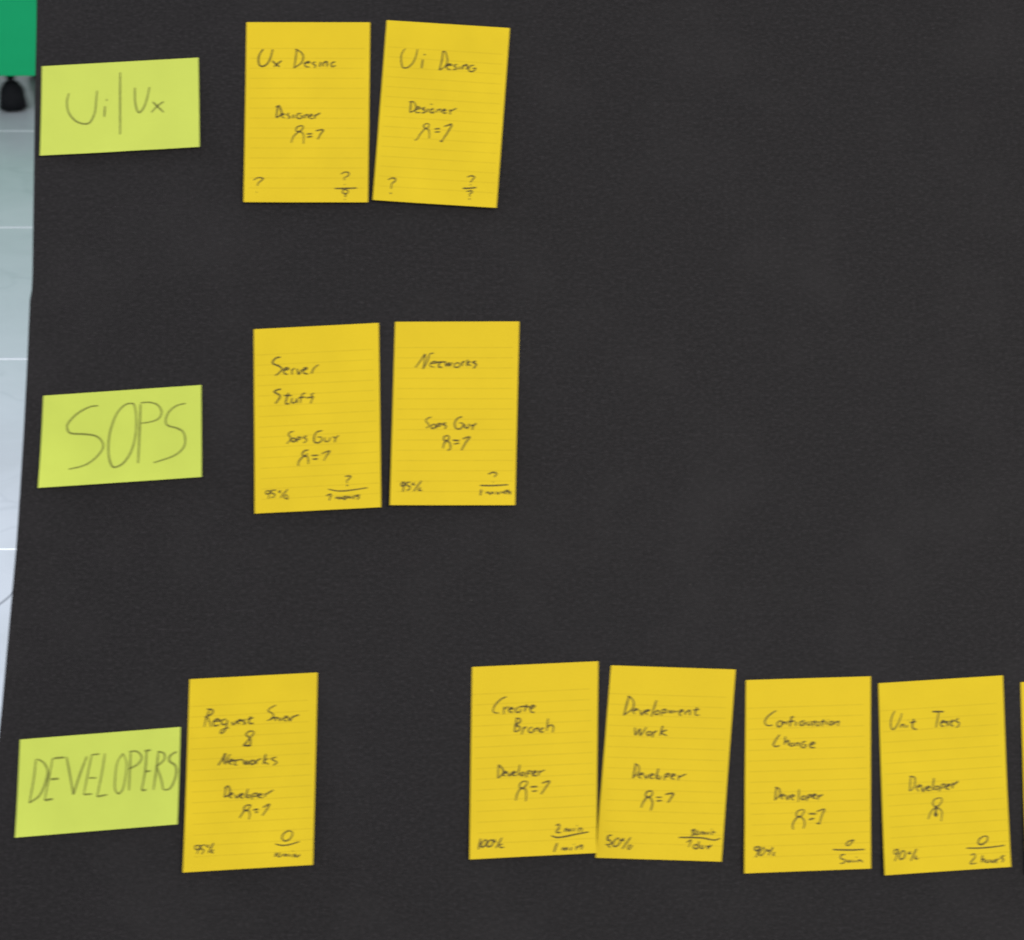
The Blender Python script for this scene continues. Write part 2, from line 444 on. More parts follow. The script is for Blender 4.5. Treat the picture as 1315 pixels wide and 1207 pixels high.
        'percentage_writing': '-40.7,-57.4 -43.4,-57.7 -43.9,-59.9 -40.8,-59.7 -40.4,-57.4 -42.2,-63.9; -35.4,-57.3 -39.2,-57.5 -39.3,-59.8 -37,-60.3 -37.5,-62.6 -40.2,-63.2; -26.2,-57 -32.6,-63.6; -31.6,-57.9 -33.5,-58.6 -31.7,-59.8; -27.1,-61.2 -29.5,-63 -26.9,-65.1 -26.4,-62',
        'time_writing': '20.2,-49 24.8,-49 23.1,-51.5 21.6,-52.6 21.9,-54.5; 21,-56.4 22.5,-56.6; 6.3,-58.7 13.5,-60.5 21.9,-60.7 38.1,-59.2; 4.5,-64 8.4,-63.1 6.6,-68; 11.7,-66.7 13.7,-65.7 14.7,-67.3 16,-65.8 17,-67.4; 19,-65.2 17.8,-67 19.7,-67.5 20.6,-65.6 19,-65.2; 21.6,-67.2 22.5,-65.4 23.9,-67 25.2,-65.5; 27.1,-64.8 26.2,-67.9; 31.7,-64.7 28.2,-65.3 30.9,-66.6 29.2,-68.4',
    }),
    'Y4': dict(pos=(-46.4, 46.3), turn=0.12, corners=[(-48.6, 75.3), (52.8, 75.6), (48.4, -75.6), (-52.6, -75.3)], ink={
        'title_writing': '-32.1,37.5 -27.8,43.3 -24.3,48.4 -24.7,42.6 -25.9,36.3; -25.9,36.3 -22.4,42.6 -20.5,48.4 -17,49.4; -20.1,40.6 -14.7,41.4 -16.2,42.6 -19.3,41.4 -20.1,38.7 -16.6,37.9; -11.6,42.6 -13.2,38.3 -10.1,37.7; -15.1,41.8 -7,42.2; -7.7,41.8 -7,38.7 -5,41.4 -4.3,38.6 -2.3,41.8; 2.3,41.4 -0.4,40.2 -0,37.9 3.1,37.9 4.2,40.6 1.5,41.6; 6.2,42.5 5.8,38.6; 6,41.4 8.5,42.9; 10.8,44.1 9.6,38.6; 13.1,42.5 10,40.6 13.5,39; 17.4,42.9 14.7,41.8 17.4,40.2 16.2,37.9 15.1,36.7',
        'role_writing': '-19.1,-3.1 -22.7,-4.7 -23.5,-6.7 -21.5,-9.1 -21.5,-11.1 -23.5,-12.3; -17.5,-9.1 -19.5,-10.7 -18.7,-12.7 -16.3,-11.9 -15.9,-9.5 -17.5,-9.1; -14.4,-9.1 -15.2,-12.7; -14.4,-9.1 -11.6,-8.7 -12.4,-10.7 -14.4,-10.7; -7.2,-8.1 -10,-9.1 -7.2,-10.7 -8.4,-13.1; 5.9,-3.1 2.3,-4.3 -0.2,-8.3 0.7,-12.3 3.9,-13.1 6.7,-10.3 5.9,-8.3 3.5,-8.3; 7.9,-9.1 8.3,-11.9 10.7,-11.9 11.5,-8.7; 12.7,-9.9 14.7,-10.3 17.5,-8.5; 15.1,-9.9 13.9,-13.9',
        'person_symbol': '-5.6,-18.3 -8.8,-19.5 -8.8,-22.3 -6.4,-22.7 -4.8,-20.3 -5.6,-18.3; -9.8,-29.1 -8.8,-25.1 -6.4,-22.7 -4.1,-25.1 -3.7,-29.1 -6.1,-30.7; -1.7,-22.3 3.5,-22.7; -0.9,-25.5 3.5,-24.7; 6.3,-21.1 11.9,-19.7 8.7,-24.3 5.1,-30.7',
        'percentage_writing': '-41,-56.5 -43.3,-57.3 -43.3,-59.7 -41,-59.3 -41,-56.5 -41.8,-62.5 -42.5,-64.5; -36.2,-56.5 -39,-57.3 -39,-59.3 -36.6,-60.1 -37,-62.5 -39.4,-63.3; -27.1,-55.4 -33.4,-64.1; -33,-56.9 -34.6,-58.5 -32.3,-58.9; -27.9,-60.9 -29.5,-63.3 -26.7,-63.3',
        'time_writing': '26.8,-50.3 30.8,-48.7 33.6,-49.9 31.6,-52.7; 30.4,-56.7 30.9,-56.8; 20.1,-59.4 30,-59.6 43.1,-58.9; 21.2,-62.6 20.4,-67.8; 24.8,-65.8 26.8,-65 28.4,-66.6 30,-65 31.5,-66.6; 33.1,-64.7 34.7,-66.6 35.5,-64.7; 37.1,-66.3 37.9,-64.7 39.9,-65.9; 41.1,-63.1 40.3,-66.7; 39.9,-64.3 42.7,-63.9; 43.1,-62.7 42.7,-66.7; 42.8,-65.5 44.6,-64.7 44.6,-67.1',
    }),
    'Y5': dict(pos=(-209.0, -241.8), turn=2.89, corners=[(-46.1, 75.8), (56.2, 75.7), (46.2, -75.7), (-56.3, -75.8)], ink={
        'title_writing': '-31.2,50.7 -34.1,43.9 -35.8,37.4; -33,51.2 -29,50.6 -28.8,48 -31.8,46 -35.1,44.7; -32.6,44.6 -30.3,37.1; -29,41.1 -23.2,41.5 -25.3,43.1 -28.3,41 -27.7,37.7 -24,38.3; -18.4,42.7 -21.7,41.4 -21.5,38.5 -17.8,39 -17.3,41.9; -17.3,41.9 -18.7,35 -21.7,31.6 -23.2,32 -21.6,34.5 -16.1,35.6; -13.7,40.3 -13,38 -10.8,39 -10.4,40.8; -10.4,40.1 -5.6,40.9 -7.8,41.4 -9.3,39.3 -7.2,38.1; -2.6,41.5 -4.9,40.1 -2.8,38.6 -5,37.6; 1.5,43.8 -0.2,39.5 0.9,38 3.4,38.1; -1.2,41.4 3.6,42.5; 22,51.5 17.5,49.5 15.6,47.1 18.8,45.1 19.4,41.8 14.5,39.5; 17.1,40.8 20.5,41.7 18.6,41.8 17.1,39.7; 20.7,39.1 21.9,41.6 23.7,40.8; 23.8,41.5 24.7,38.9 26.7,41.4; 27.4,39.9 30.4,41.9 28.9,42 27.7,39.1 30.2,38.6; 31.1,41.9 32.4,38.5 34.8,41.3 40,42.8; 3.2,31.7 -0.1,31.9 -2.8,29.4 -0.3,26.8 0.7,23.8 -0.6,20.6 -4.6,21.2 -2.7,23.2 0.4,26.7 3.5,30.2 3.2,31.7; -5.7,20.8 0.9,20.5; -26,6.3 -22.6,10.5 -19.8,15.4 -21.1,10.4 -20.5,6.7; -20.5,6.7 -17.7,12.4 -15.8,14.5; -18.6,8.4 -13.8,9.3 -15.6,10.5 -17.6,8 -15.1,6.4; -11.3,9.9 -12.9,6.3 -10.7,5.8; -14.9,9.3 -6.1,9.9; -6.1,9.6 -4.8,5.9 -3.3,8.7 -2.3,5.7 -0.3,8.9; 1.9,9.1 -0.4,7.4 1,5.5 3.3,7.2 1.9,9.1; 4.8,9 4.3,5.4; 4.8,8.3 8.5,9.9; 12.3,13.3 9.8,5.1; 14.3,9.6 10.6,7.6 14.1,4.8; 20.6,10.3 16.5,9.1 19.7,7.1 20.8,5.9 17.8,3.9',
        'role_writing': '-20.1,-10.8 -21.9,-19.3; -21.6,-12.2 -18.5,-10.5 -17.2,-14 -18.1,-17.3 -21.9,-19; -18.5,-18 -15,-16.7 -16.9,-16.2 -18.1,-18.4 -15.9,-20; -13.5,-17.5 -12.1,-20.2 -10.1,-17.4; -9.8,-18.9 -6.8,-17.5 -8.6,-17.1 -9.5,-19.6 -6.9,-20.5; -2.8,-13.3 -5.4,-20.2; -3,-18.1 -4.6,-19.9 -2.3,-20.4 -1.1,-18.6 -3,-18.1; 0.8,-17.6 -0.1,-22; 0.8,-17.6 4.2,-17.4 3.3,-19.6 0.7,-19.5; 4.5,-19.7 8.3,-18.4 6.1,-17.9 4.8,-20.4 8.9,-21; 10.6,-17.8 10.5,-20.7; 10.5,-18.9 17.1,-15.5',
        'person_symbol': '-1.1,-26.1 -4.9,-26.6 -6.8,-28.8 -5.8,-30.7 -2.7,-29 -1.1,-26.1; -10.5,-36.1 -8.5,-33.2 -5.8,-30.3 -2.8,-31.2 -2.2,-34.3 -3.1,-37.6; 0.6,-30.3 4.8,-29.8; 2.1,-32.3 4.3,-32; 8.2,-28.9 13.6,-26.5 10.8,-31.2 7.6,-35.2',
        'percentage_writing': '-42.1,-55.6 -45.9,-55.7 -46,-58.3 -42.3,-58.5 -42.1,-55.6 -45,-62.1; -38,-55.4 -41.4,-56 -41.1,-58.6 -39.3,-59.5 -41.3,-62.7; -31.6,-54.3 -36,-61.9; -35.4,-55.6 -37.3,-56.6 -35.1,-57.5; -31.8,-59.5 -33.7,-61.3 -31.9,-62.1',
        'time_writing': '28.5,-47.9 24.3,-49.9 22.6,-53.6 25.2,-56 29.4,-54 31.1,-49.9 28.5,-47.9; 17.2,-57.8 21.7,-59.1 27.7,-59.1 36.4,-57; 17.7,-64.5 16.4,-67.8; 20.7,-64.7 18.3,-66.8 20.5,-68 21.7,-65.9; 22.8,-67.8 24,-66 25,-67.9 26.3,-66.1 27.3,-68; 29.3,-66.3 28.4,-68.5; 30.5,-64.1 31.1,-64.1; 31,-69 32.2,-66.8 33.7,-68.8 36.4,-67',
    }),
    'Y6': dict(pos=(17.0, -233.2), turn=2.55, corners=[(-46.2, 76.0), (55.6, 75.8), (45.8, -75.8), (-55.2, -76.0)], ink={
        'title_writing': '-19.7,50.9 -23.8,49.4 -28.3,45.7 -30.8,41.5 -30.3,38.8 -26.6,38.3; -22.1,43.1 -22.7,37.1; -22.2,41.1 -18.7,43.2; -18.8,40.9 -14.8,41.1 -16.8,42.1 -18.5,40.2 -17.3,38.5 -14.9,38.7; -10.8,42.2 -12.8,40.3 -12.3,38.3 -9.3,38.5 -8.8,40.8; -3.6,44.2 -5.9,38.3; -10.1,42.2 -5.4,42.6 -0.8,41.7; -0.8,40.1 2.6,42.2 0.6,43 -1.1,40.7 -0.3,37.7 2.1,37.6; -12.5,32.7 -14.7,22.8; -13.2,33.4 -9.9,32.9 -9.6,30.5 -13.4,28.1 -10.5,26.6 -10.6,24 -14.4,22.5; -6.8,26.4 -9.1,20.3; -7.6,24.5 -4.8,26.3; -0.2,25.8 -2.9,24.6 -3,21.9 -0,21.8 0.8,24.7; 1.6,22 2.4,25; 2.4,24 4.4,24.9 4.6,21.9; 9.1,24.7 6.4,23.5 6.3,21.5 9,21.7; 12.8,32.1 11.3,22.2; 11.1,24.2 14.5,26.7 16.8,25.3 15.9,20.7',
        'role_writing': '-28.6,-2.7 -29.8,-13.6; -28.6,-2.7 -25.7,-6.2 -25.5,-10 -29.4,-13.2; -26.3,-10.4 -22,-9.1 -24.3,-8.6 -25.9,-10.8 -23.3,-12; -21.7,-9.5 -20.6,-12.1 -18.2,-9.2; -18.3,-10.8 -15.2,-9.4 -17.1,-8.9 -18,-11.5 -14.9,-12; -11.5,-3.5 -13.8,-12.1; -9.9,-9.7 -11.9,-11.4 -9.6,-12.3 -8.4,-10.1 -9.9,-9.7; -6,-9.1 -7,-13.9; -6,-9.1 -3,-8.9 -4.6,-11 -6.1,-11; -2,-11.6 1.5,-9.8 -0.7,-9.4 -2,-12.3 1.8,-12.9; 3.9,-8.8 2.9,-12.9; 3.4,-10.7 8.1,-8.6',
        'person_symbol': '-8.7,-16.7 -11.8,-18.2 -12.7,-21.2 -10.1,-22.1 -6.9,-19.6 -6.4,-17.4 -8.7,-16.7; -16.3,-31.9 -15.3,-27.8 -13.2,-23.8 -10.5,-22.4 -7.9,-23.7 -7.7,-28.2 -8.3,-32.7; -4,-21.6 1.4,-21.5; -3,-25.1 1.2,-24.9; 5.3,-19.1 11.4,-17.7 8.5,-22.2 4.1,-27.7',
        'percentage_writing': '-45.7,-60.1 -47.9,-68.6; -41.9,-61 -45.1,-63.9 -45.2,-66.9 -42.1,-65.5 -40.8,-62.2 -41.9,-61; -37,-61.3 -40.1,-63.4 -40.6,-66.7 -37.2,-66.1 -35.9,-62.8 -37,-61.3; -28.6,-60.2 -33.9,-68.2; -34,-61.4 -35.5,-62.8 -33.3,-63.3; -28.5,-65.4 -31.1,-66.1 -30.1,-68 -27.4,-67.7',
        'time_writing': '14.6,-53 17.3,-52.1 17.2,-54.6 14.8,-58.2 18.6,-58.4; 21.2,-58.2 22.9,-55.6 24.3,-57.9 25.9,-56.2 26.9,-58.1; 29.3,-55.6 28.8,-58.2; 31.3,-53.8 31.9,-53.8; 32.2,-58.7 33.5,-55.8 35.4,-56.6 34.9,-58.9; 10.5,-60.6 15,-62.2 21,-61.9 30.2,-60.5 40.6,-59.1; 15.1,-66.5 12.1,-73.5; 18.3,-72.3 19.9,-70.5 20.9,-72.4 22.5,-70.6 23.6,-72.5; 26.3,-70.4 25.4,-73; 28.3,-68.3 28.9,-68.3; 29.6,-72.8 30.5,-69.5; 30.8,-71 34.7,-69.3 33.8,-72.7',
    }),
    'Y7': dict(pos=(123.0, -236.5), turn=-2.01, corners=[(-46.2, 76.6), (54.6, 76.5), (46.0, -76.5), (-54.5, -76.6)], ink={
        'title_writing': '-31,52.3 -32.8,45.9 -34.9,36.6; -32,52.6 -28.9,50.7 -27.1,46.8 -28.3,42.1 -34.9,37.2; -28.3,40.4 -23.7,41.9 -25.7,42.5 -27.6,40.1 -25.6,38.2; -22,41.6 -20.5,37.7 -18.3,41.8; -18.2,40.1 -14.3,41.5 -16.3,41.8 -17.9,39.4 -15.5,38.2; -8.8,50 -12.8,36.6; -7.9,41.7 -9.9,40 -9.5,38.4 -6.8,39.1 -6.6,41.5 -7.9,41.7; -4.2,42.2 -4.8,37.5; -4.2,42.2 -1.2,42.6 -1.5,40.3 -4.2,39.9; 0.9,39.7 2.1,42.1 3.2,39.8 4.8,42.2 5.9,39.9; 10.2,40.7 12.9,42.1 11.2,42.7 9.6,40 11.3,38; 6.5,40.9 8.5,41.9; 14.3,38.8 14.9,41.5; 14.9,40.8 18.2,42.6 18.3,38.6; 24.2,45.4 22.6,40.4 23.7,38.8 26.1,39.2; 20.9,42.9 26,43.6; -25.6,27.6 -25.1,21.6 -21.6,26.4 -21.1,21.4 -16.3,28.2; -14.5,24.6 -16.1,23.3 -15.1,21.6 -12.8,22.4 -12.5,24.4 -14.5,24.6; -9.8,25.1 -11.7,20.1; -11.1,23.4 -7.8,25.5; -3.2,29.6 -5.4,21.6; 0.2,26.4 -4.4,24 0.3,21.8',
        'role_writing': '-24.3,-1.6 -26.3,-13.3; -25.1,-1.2 -22,-3 -21.8,-7.5 -26.6,-12.9; -22.5,-10.6 -18,-9.3 -20.3,-8.6 -22.1,-11.3 -19.4,-12.7; -17.2,-10 -15.6,-12.6 -14.1,-9.5; -13.3,-11.4 -9.6,-9.4 -11.9,-9.1 -12.9,-12.1 -9.5,-12.4; -5.9,-4.4 -8,-12.7; -5.7,-9.7 -7.2,-12 -4.9,-12.7 -3.8,-10.4; -0.4,-9.1 -1.1,-13.7; -0.4,-9.1 2.6,-8.3 1.5,-10.6 -0.8,-11; 4.2,-10.9 7.6,-9.3 5.3,-8.6 4.2,-11.6 7.3,-12.7; 10.7,-9.2 10,-13.3; 10.3,-11.1 16.4,-8.2',
        'person_symbol': '-11.1,-22.3 -14.9,-23.5 -15.6,-26.5 -12.9,-27.6 -10.3,-24.9 -11.1,-22.3; -19.2,-36.1 -17.4,-31.5 -14.4,-27.6 -11.4,-28.7 -10.1,-32.8 -11.5,-38.1; -7.2,-27.4 -2.6,-27.3; -6.7,-30.4 -2.6,-29.9; -0,-24.9 6.4,-24 4.6,-27.8 2.1,-31.6',
        'percentage_writing': '-41.8,-58.5 -44.8,-59 -45.5,-62 -43.2,-62.7 -42.4,-65.3 -46.9,-66.1; -45,-66.5 -43,-68.3; -44.8,-59.3 -45.5,-63.1; -37.2,-60.2 -40.5,-63.7 -40.4,-67.1 -37.4,-66.6 -35.2,-63.2 -37.2,-60.2; -26.9,-59.6 -33.5,-69.1; -32.2,-60.5 -34.4,-62.4 -31.8,-62.3; -26.4,-65.5 -29,-67.1 -28.2,-69.3 -25.2,-65.9',
        'time_writing': '21.3,-52.9 24.3,-52 22.4,-54.3 23.6,-55.8 21.4,-57; 26.6,-52.3 24.7,-55.4 27,-55.7 27.7,-53.1; 29,-56 30.4,-53.3 31.6,-55.6 32.7,-53.7 33.9,-55.5; 35.7,-53.2 35,-55.5; 37.6,-51.6 38.2,-51.6; 37.7,-55.8 38.8,-53.1 40.7,-54.2; 11.5,-58.6 21.4,-58.3 30.5,-58.4 39.7,-59.7 44.6,-58.2; 18.1,-62.3 21.4,-60.4 19.7,-66; 27.9,-60.9 26.5,-66.6 23.5,-66.3 24.6,-63.7 26.9,-64.3; 30.3,-63.9 28.8,-66.1 31.1,-66.5 32.2,-64.2; 33.7,-64.5 36,-65.2 37.9,-63.6; 36.4,-64.4 34.5,-67.1',
    }),
    'Y8': dict(pos=(237.3, -245.7), turn=1.66, corners=[(-46.5, 76.6), (54.8, 76.4), (46.7, -76.4), (-55.0, -76.6)], ink={
        'title_writing': '-23.1,51.4 -26.6,49.5 -30.8,46.3 -32.9,42.4 -31,39.7 -26.7,39.9; -20.1,43.3 -22.9,41.4 -22.4,38.4 -19.6,39.3 -18.8,42.3 -20.1,43.3; -19.5,41.3 -18.2,42.3 -17.9,39.9; -17.9,41.6 -15.5,41.8 -15.2,39.8; -9.1,45.6 -10.7,46 -11.6,43.7 -12.7,38.3; -14.1,42.1 -8.7,42.6; -7.4,41.9 -8.2,38.6; -0.7,42.7 -4.1,41.5 -4.5,39.2 -1.5,39.1 -0.1,41 -2.4,40.4; 1.7,41.9 1.5,39.3 3.9,39.2 4.4,42.2; 6.4,42.1 5.9,37.8; 6.3,41.1 8.4,42.1; 10.1,41.7 8.3,40.1 9.6,38 11.3,39.3 11.1,41.6; 14.9,43.2 13.2,37.6; 12.1,41.3 16.1,41.5; 17.1,41.4 16.7,38.5; 18.2,42.7 18.7,42.7; 20.5,41.3 19.1,39.7 20,38.4 22.1,39.3 21.8,41.3 20.5,41.3; 23.1,38.6 24.2,41.5; 24.1,40.2 27.2,41.1 26,37.5; -21.3,32.1 -24.5,28.2 -26.7,24.3 -25.1,22.6 -21.7,23.5; -16.7,30.6 -18,23.7; -17.6,25.3 -14.5,27.2 -14.6,23.2; -11.5,25.1 -13.6,23.9 -12.3,22.5 -10.6,23.4 -10.8,25.4; -9.3,22.4 -8.5,25; -8.5,24.7 -6.2,24.9 -6.6,22.3; -0.4,26.1 -3.5,24.9 -4.3,21.9 -1.6,21.1 -0.2,23.1 -2.5,23.5; 2.8,22.7 6.6,24.2 5.3,25.2 2.8,23.3 3.4,21 6.8,20.9',
        'role_writing': '-26,-9.7 -27.6,-20.2; -27.1,-9.6 -23.7,-11.2 -23.6,-15.8 -27.6,-19.8; -22.9,-17.3 -19.8,-16.3 -21.6,-15.5 -22.9,-17.7 -21,-19.3; -18.6,-15.9 -17.6,-19.7 -15.5,-16; -14.9,-18.3 -11.7,-16.9 -13.6,-16.1 -14.9,-18.7 -12.3,-20.3; -7.7,-11.8 -8.9,-21.9; -4.9,-17.2 -6.5,-19.4 -4.2,-20.2 -3,-17.6 -4.9,-17.2; -1,-16.9 -2,-21.4; -1,-16.9 1.7,-16.6 0.4,-18.5 -1.5,-18.8; 2.8,-18.2 5.9,-16.8 4,-16.3 2.7,-18.5 5.4,-19.8; 7.8,-16.8 6.8,-20.9; 7.3,-18.7 11.3,-16.6',
        'person_symbol': '-6.1,-28 -10,-29.4 -10.9,-32.8 -7.9,-33.6 -5.1,-30.7 -4.6,-28.5 -6.1,-28; -14.1,-43.6 -14.3,-39.4 -11.4,-35 -8.3,-33.6 -5.3,-36 -4.7,-39.8 -6,-43.1; -0.9,-31.6 5.2,-31.8; -1.1,-36.3 3.5,-35.2; 5.7,-30 11.9,-28.4 9.8,-32.7 7.1,-39.8; 4.9,-39.3 7.9,-39.7',
        'percentage_writing': '-42.5,-55.8 -45.6,-56.8 -45.3,-59 -42.2,-58.4 -41.8,-56.2 -43.9,-61.7 -45.5,-64.3; -38.7,-56.6 -41.5,-59.9 -42.1,-62.9 -39.4,-62.2 -37.7,-58.9 -38.7,-56.6; -31.1,-56.9 -35.2,-63.1; -34.6,-58.3 -36.2,-59.7 -33.9,-59.4; -29.7,-60.7 -31.7,-62.9 -29.9,-63.3',
        'time_writing': '34.5,-53.3 29.8,-54.5 27.8,-57 30.4,-57.4 34.5,-53.3; 16.9,-60.4 22.2,-60.8 32.2,-61.3 42.5,-61.1; 26.7,-64.5 23.2,-65.2 23.1,-67.8 25.7,-68.6 25.2,-71.2 22.1,-71.5; 27.1,-70.9 28.3,-69.1 29.4,-71 31,-69.2 31.7,-71.1; 34.1,-69.3 33.2,-71.1; 35.3,-67.1 35.9,-67.1; 35.9,-71.2 37.1,-69.4 39.8,-70.2 39.7,-71.4',
    }),
    'Y9': dict(pos=(347.3, -246.6), turn=3.47, corners=[(-46.7, 76.2), (55.0, 76.1), (46.7, -76.1), (-55.0, -76.2)], ink={
        'title_writing': '-35.3,53.3 -38,48.8 -39.5,43.6 -39.1,39.2 -37.1,38.8 -33.8,42.5 -31,47.7 -29.7,51; -32,39.4 -30.8,42.3; -30.9,41.4 -28.8,41.9 -28.7,39.2; -26.1,41.4 -26.6,39.1; -25.2,44.7 -24.7,44.6; -20.3,46 -22.1,40.5 -21.3,38.1 -18.7,37.4; -23.8,42.9 -18.8,43.7; -5,50.7 4.4,50.1; 0.3,50.4 -1.2,44.4 -3.1,37.9; 0.9,41 4.7,42.1 2.8,42.9 0.9,40.6 1.7,38.6 3.8,38.8; 7.8,42.2 5.3,41.4 7.3,39.9 5.8,38.3; 11.1,43.5 9.2,39.1 10.2,38.3 11.5,38.6; 8.4,41.5 12.2,42.3; 16.1,44 13.2,42.2 16.1,40.3 14.8,37.4 13.1,37',
        'role_writing': '-26.8,0.3 -29,-11.3; -28,0.3 -24,-0.7 -24,-5.6 -26,-9.5 -29,-11.3; -23.5,-8.8 -18.9,-7.9 -20.9,-7 -23.1,-9.3 -21.3,-12.2; -19,-8.7 -18,-12.4 -15.7,-8.5; -15.4,-10.6 -12,-9.2 -14,-8.6 -15.1,-11.4 -11.9,-12; -8.2,-2.2 -10.6,-12.1; -7.1,-8.7 -8.9,-11 -6.5,-11.5 -5.1,-9.2 -7.1,-8.7; -2.9,-8.1 -5,-13.2; -2.9,-8.1 -0,-7.5 -1.5,-10.3 -3.5,-10.5; 0.6,-10.4 4.4,-8.6 2.4,-8.1 0.5,-10.8 3.3,-12.2; 6.6,-6.8 5.8,-11.5; 6,-9.1 11.2,-6.1',
        'person_symbol': '-5.4,-18.2 -8.8,-19 -11,-21.7 -10,-24.6 -6.7,-24.4 -4.1,-21.8 -3.4,-19 -5.4,-18.2; -15.8,-34.6 -13.7,-29.6 -10.6,-26.6 -7.7,-25.9 -4.6,-28.6 -4.5,-31.8 -5.7,-36.9; -8.9,-25.5 -8.7,-26.7 -9.8,-32.2; -10.2,-26.4 -7.7,-26.4; -10.5,-30.6 -9.5,-32.7 -8.1,-30.7; -10,-25.8 -9,-27.1 -7.7,-25.9; -10.3,-31.2 -9.6,-29.4 -8.7,-31.5; -10.5,-30.6 -8.7,-30.7; -10,-30 -8.8,-32; -9.4,-28.2 -9.4,-32.3',
        'percentage_writing': '-42.5,-56.5 -45.4,-57.1 -45.6,-59.9 -42.8,-59.7 -42.5,-56.5 -44.2,-62 -46.1,-65.9; -38.5,-57.6 -41.7,-61.4 -41.1,-64.6 -38.1,-63.2 -37,-59.3 -38.5,-57.6; -27.4,-57.1 -33.1,-66.3; -32.5,-58.8 -34.7,-60.6 -31.8,-60.4; -28.3,-62.3 -29.3,-65 -26.8,-64.8',
        'time_writing': '27.5,-50.7 23.6,-52.9 22.5,-56.4 25.7,-57 29.6,-54.5 30.3,-51.3 27.5,-50.7; 12.4,-59.2 22.2,-59.8 32.9,-59.7 43.6,-59; 15.2,-65.1 18.2,-64.1 18.8,-66.6 14.3,-71.5 19.6,-71.4; 25,-65.4 23.3,-71.3; 23.4,-69.3 26,-68.7 25.3,-71.4; 28.4,-69.2 27,-71.1 29.4,-71.3 30,-69.3; 31.6,-69.4 31.4,-71.4 33.5,-71.2 34.1,-69.2; 35.7,-69.3 35,-72.5; 35.7,-70.1 37.8,-69; 42.5,-66.9 39.5,-68.3 41.4,-70.1 39.6,-72',
    }),
    'Y10': dict(pos=(462.8, -246.7), turn=2.90, corners=[(-46.9, 76.3), (55.1, 76.2), (46.9, -76.2), (-55.2, -76.3)], ink={
    }),
}

STYLE = {   # name, sheet size, paper, base gap, bottom lift, corner lift left/right (mm)
    'G': ('sticky_note', 127.0, 76.2, LIME),
    'Y': ('lined_sticky_note', 101.6, 152.4, YELLOW),
}
LIFT = {    # gap at the glued edge, lift of the lower edge, extra lift of lower-left and lower-right corner, paper thickness
    'G1': (0.2, 1.6, 0.8, 0.2), 'G2': (0.2, 2.0, 1.6, 0.1), 'G3': (0.2, 1.8, 1.2, 0.5),
    'Y1': (0.2, 2.0, 0.8, 0.3), 'Y2': (0.2, 2.4, 0.2, 1.2), 'Y3': (0.2, 2.2, 0.3, 0.8), 'Y4': (0.2, 2.6, 0.8, 1.0),
    'Y5': (0.2, 2.8, 1.2, 0.4), 'Y6': (0.2, 2.6, 0.4, 1.4), 'Y7': (0.2, 1.0, 0.0, 1.0), 'Y8': (0.2, 2.0, 0.6, 0.2),
    'Y9': (0.2, 2.4, 0.4, 1.0), 'Y10': (0.2, 2.0, 0.6, 0.4),
}
LABEL = {
    'G1': 'lime green note reading Ui | Ux, topmost of the three lime notes',
    'G2': 'lime green note reading SOPS in large thin capitals',
    'G3': 'lime green note reading DEVELOPERS in tall narrow capitals',
    'Y1': 'upright yellow lined note titled Ux Desinc, left of the pair in the top row',
    'Y2': 'yellow lined note titled Ui Desing, tilted clockwise, right of the pair in the top row',
    'Y3': 'yellow lined note titled Server Stuff, in the SOPS row',
    'Y4': 'yellow lined note titled Networks alone, in the SOPS row',
    'Y5': 'yellow lined note titled Request Server & Networks, beside the DEVELOPERS note',
    'Y6': 'yellow lined note titled Create Branch, marked 100% and 2 min over 1 min',
    'Y7': 'yellow lined note titled Development Work, marked 50% and tilted clockwise',
    'Y8': 'yellow lined note titled Configuration Change, marked 5 min',
    'Y9': 'yellow lined note titled Unit Tests with a small figure wearing a tie',
    'Y10': 'yellow note cut off by the right edge of the picture',
}
PAPER = 0.16
NX, NY = 14, 20


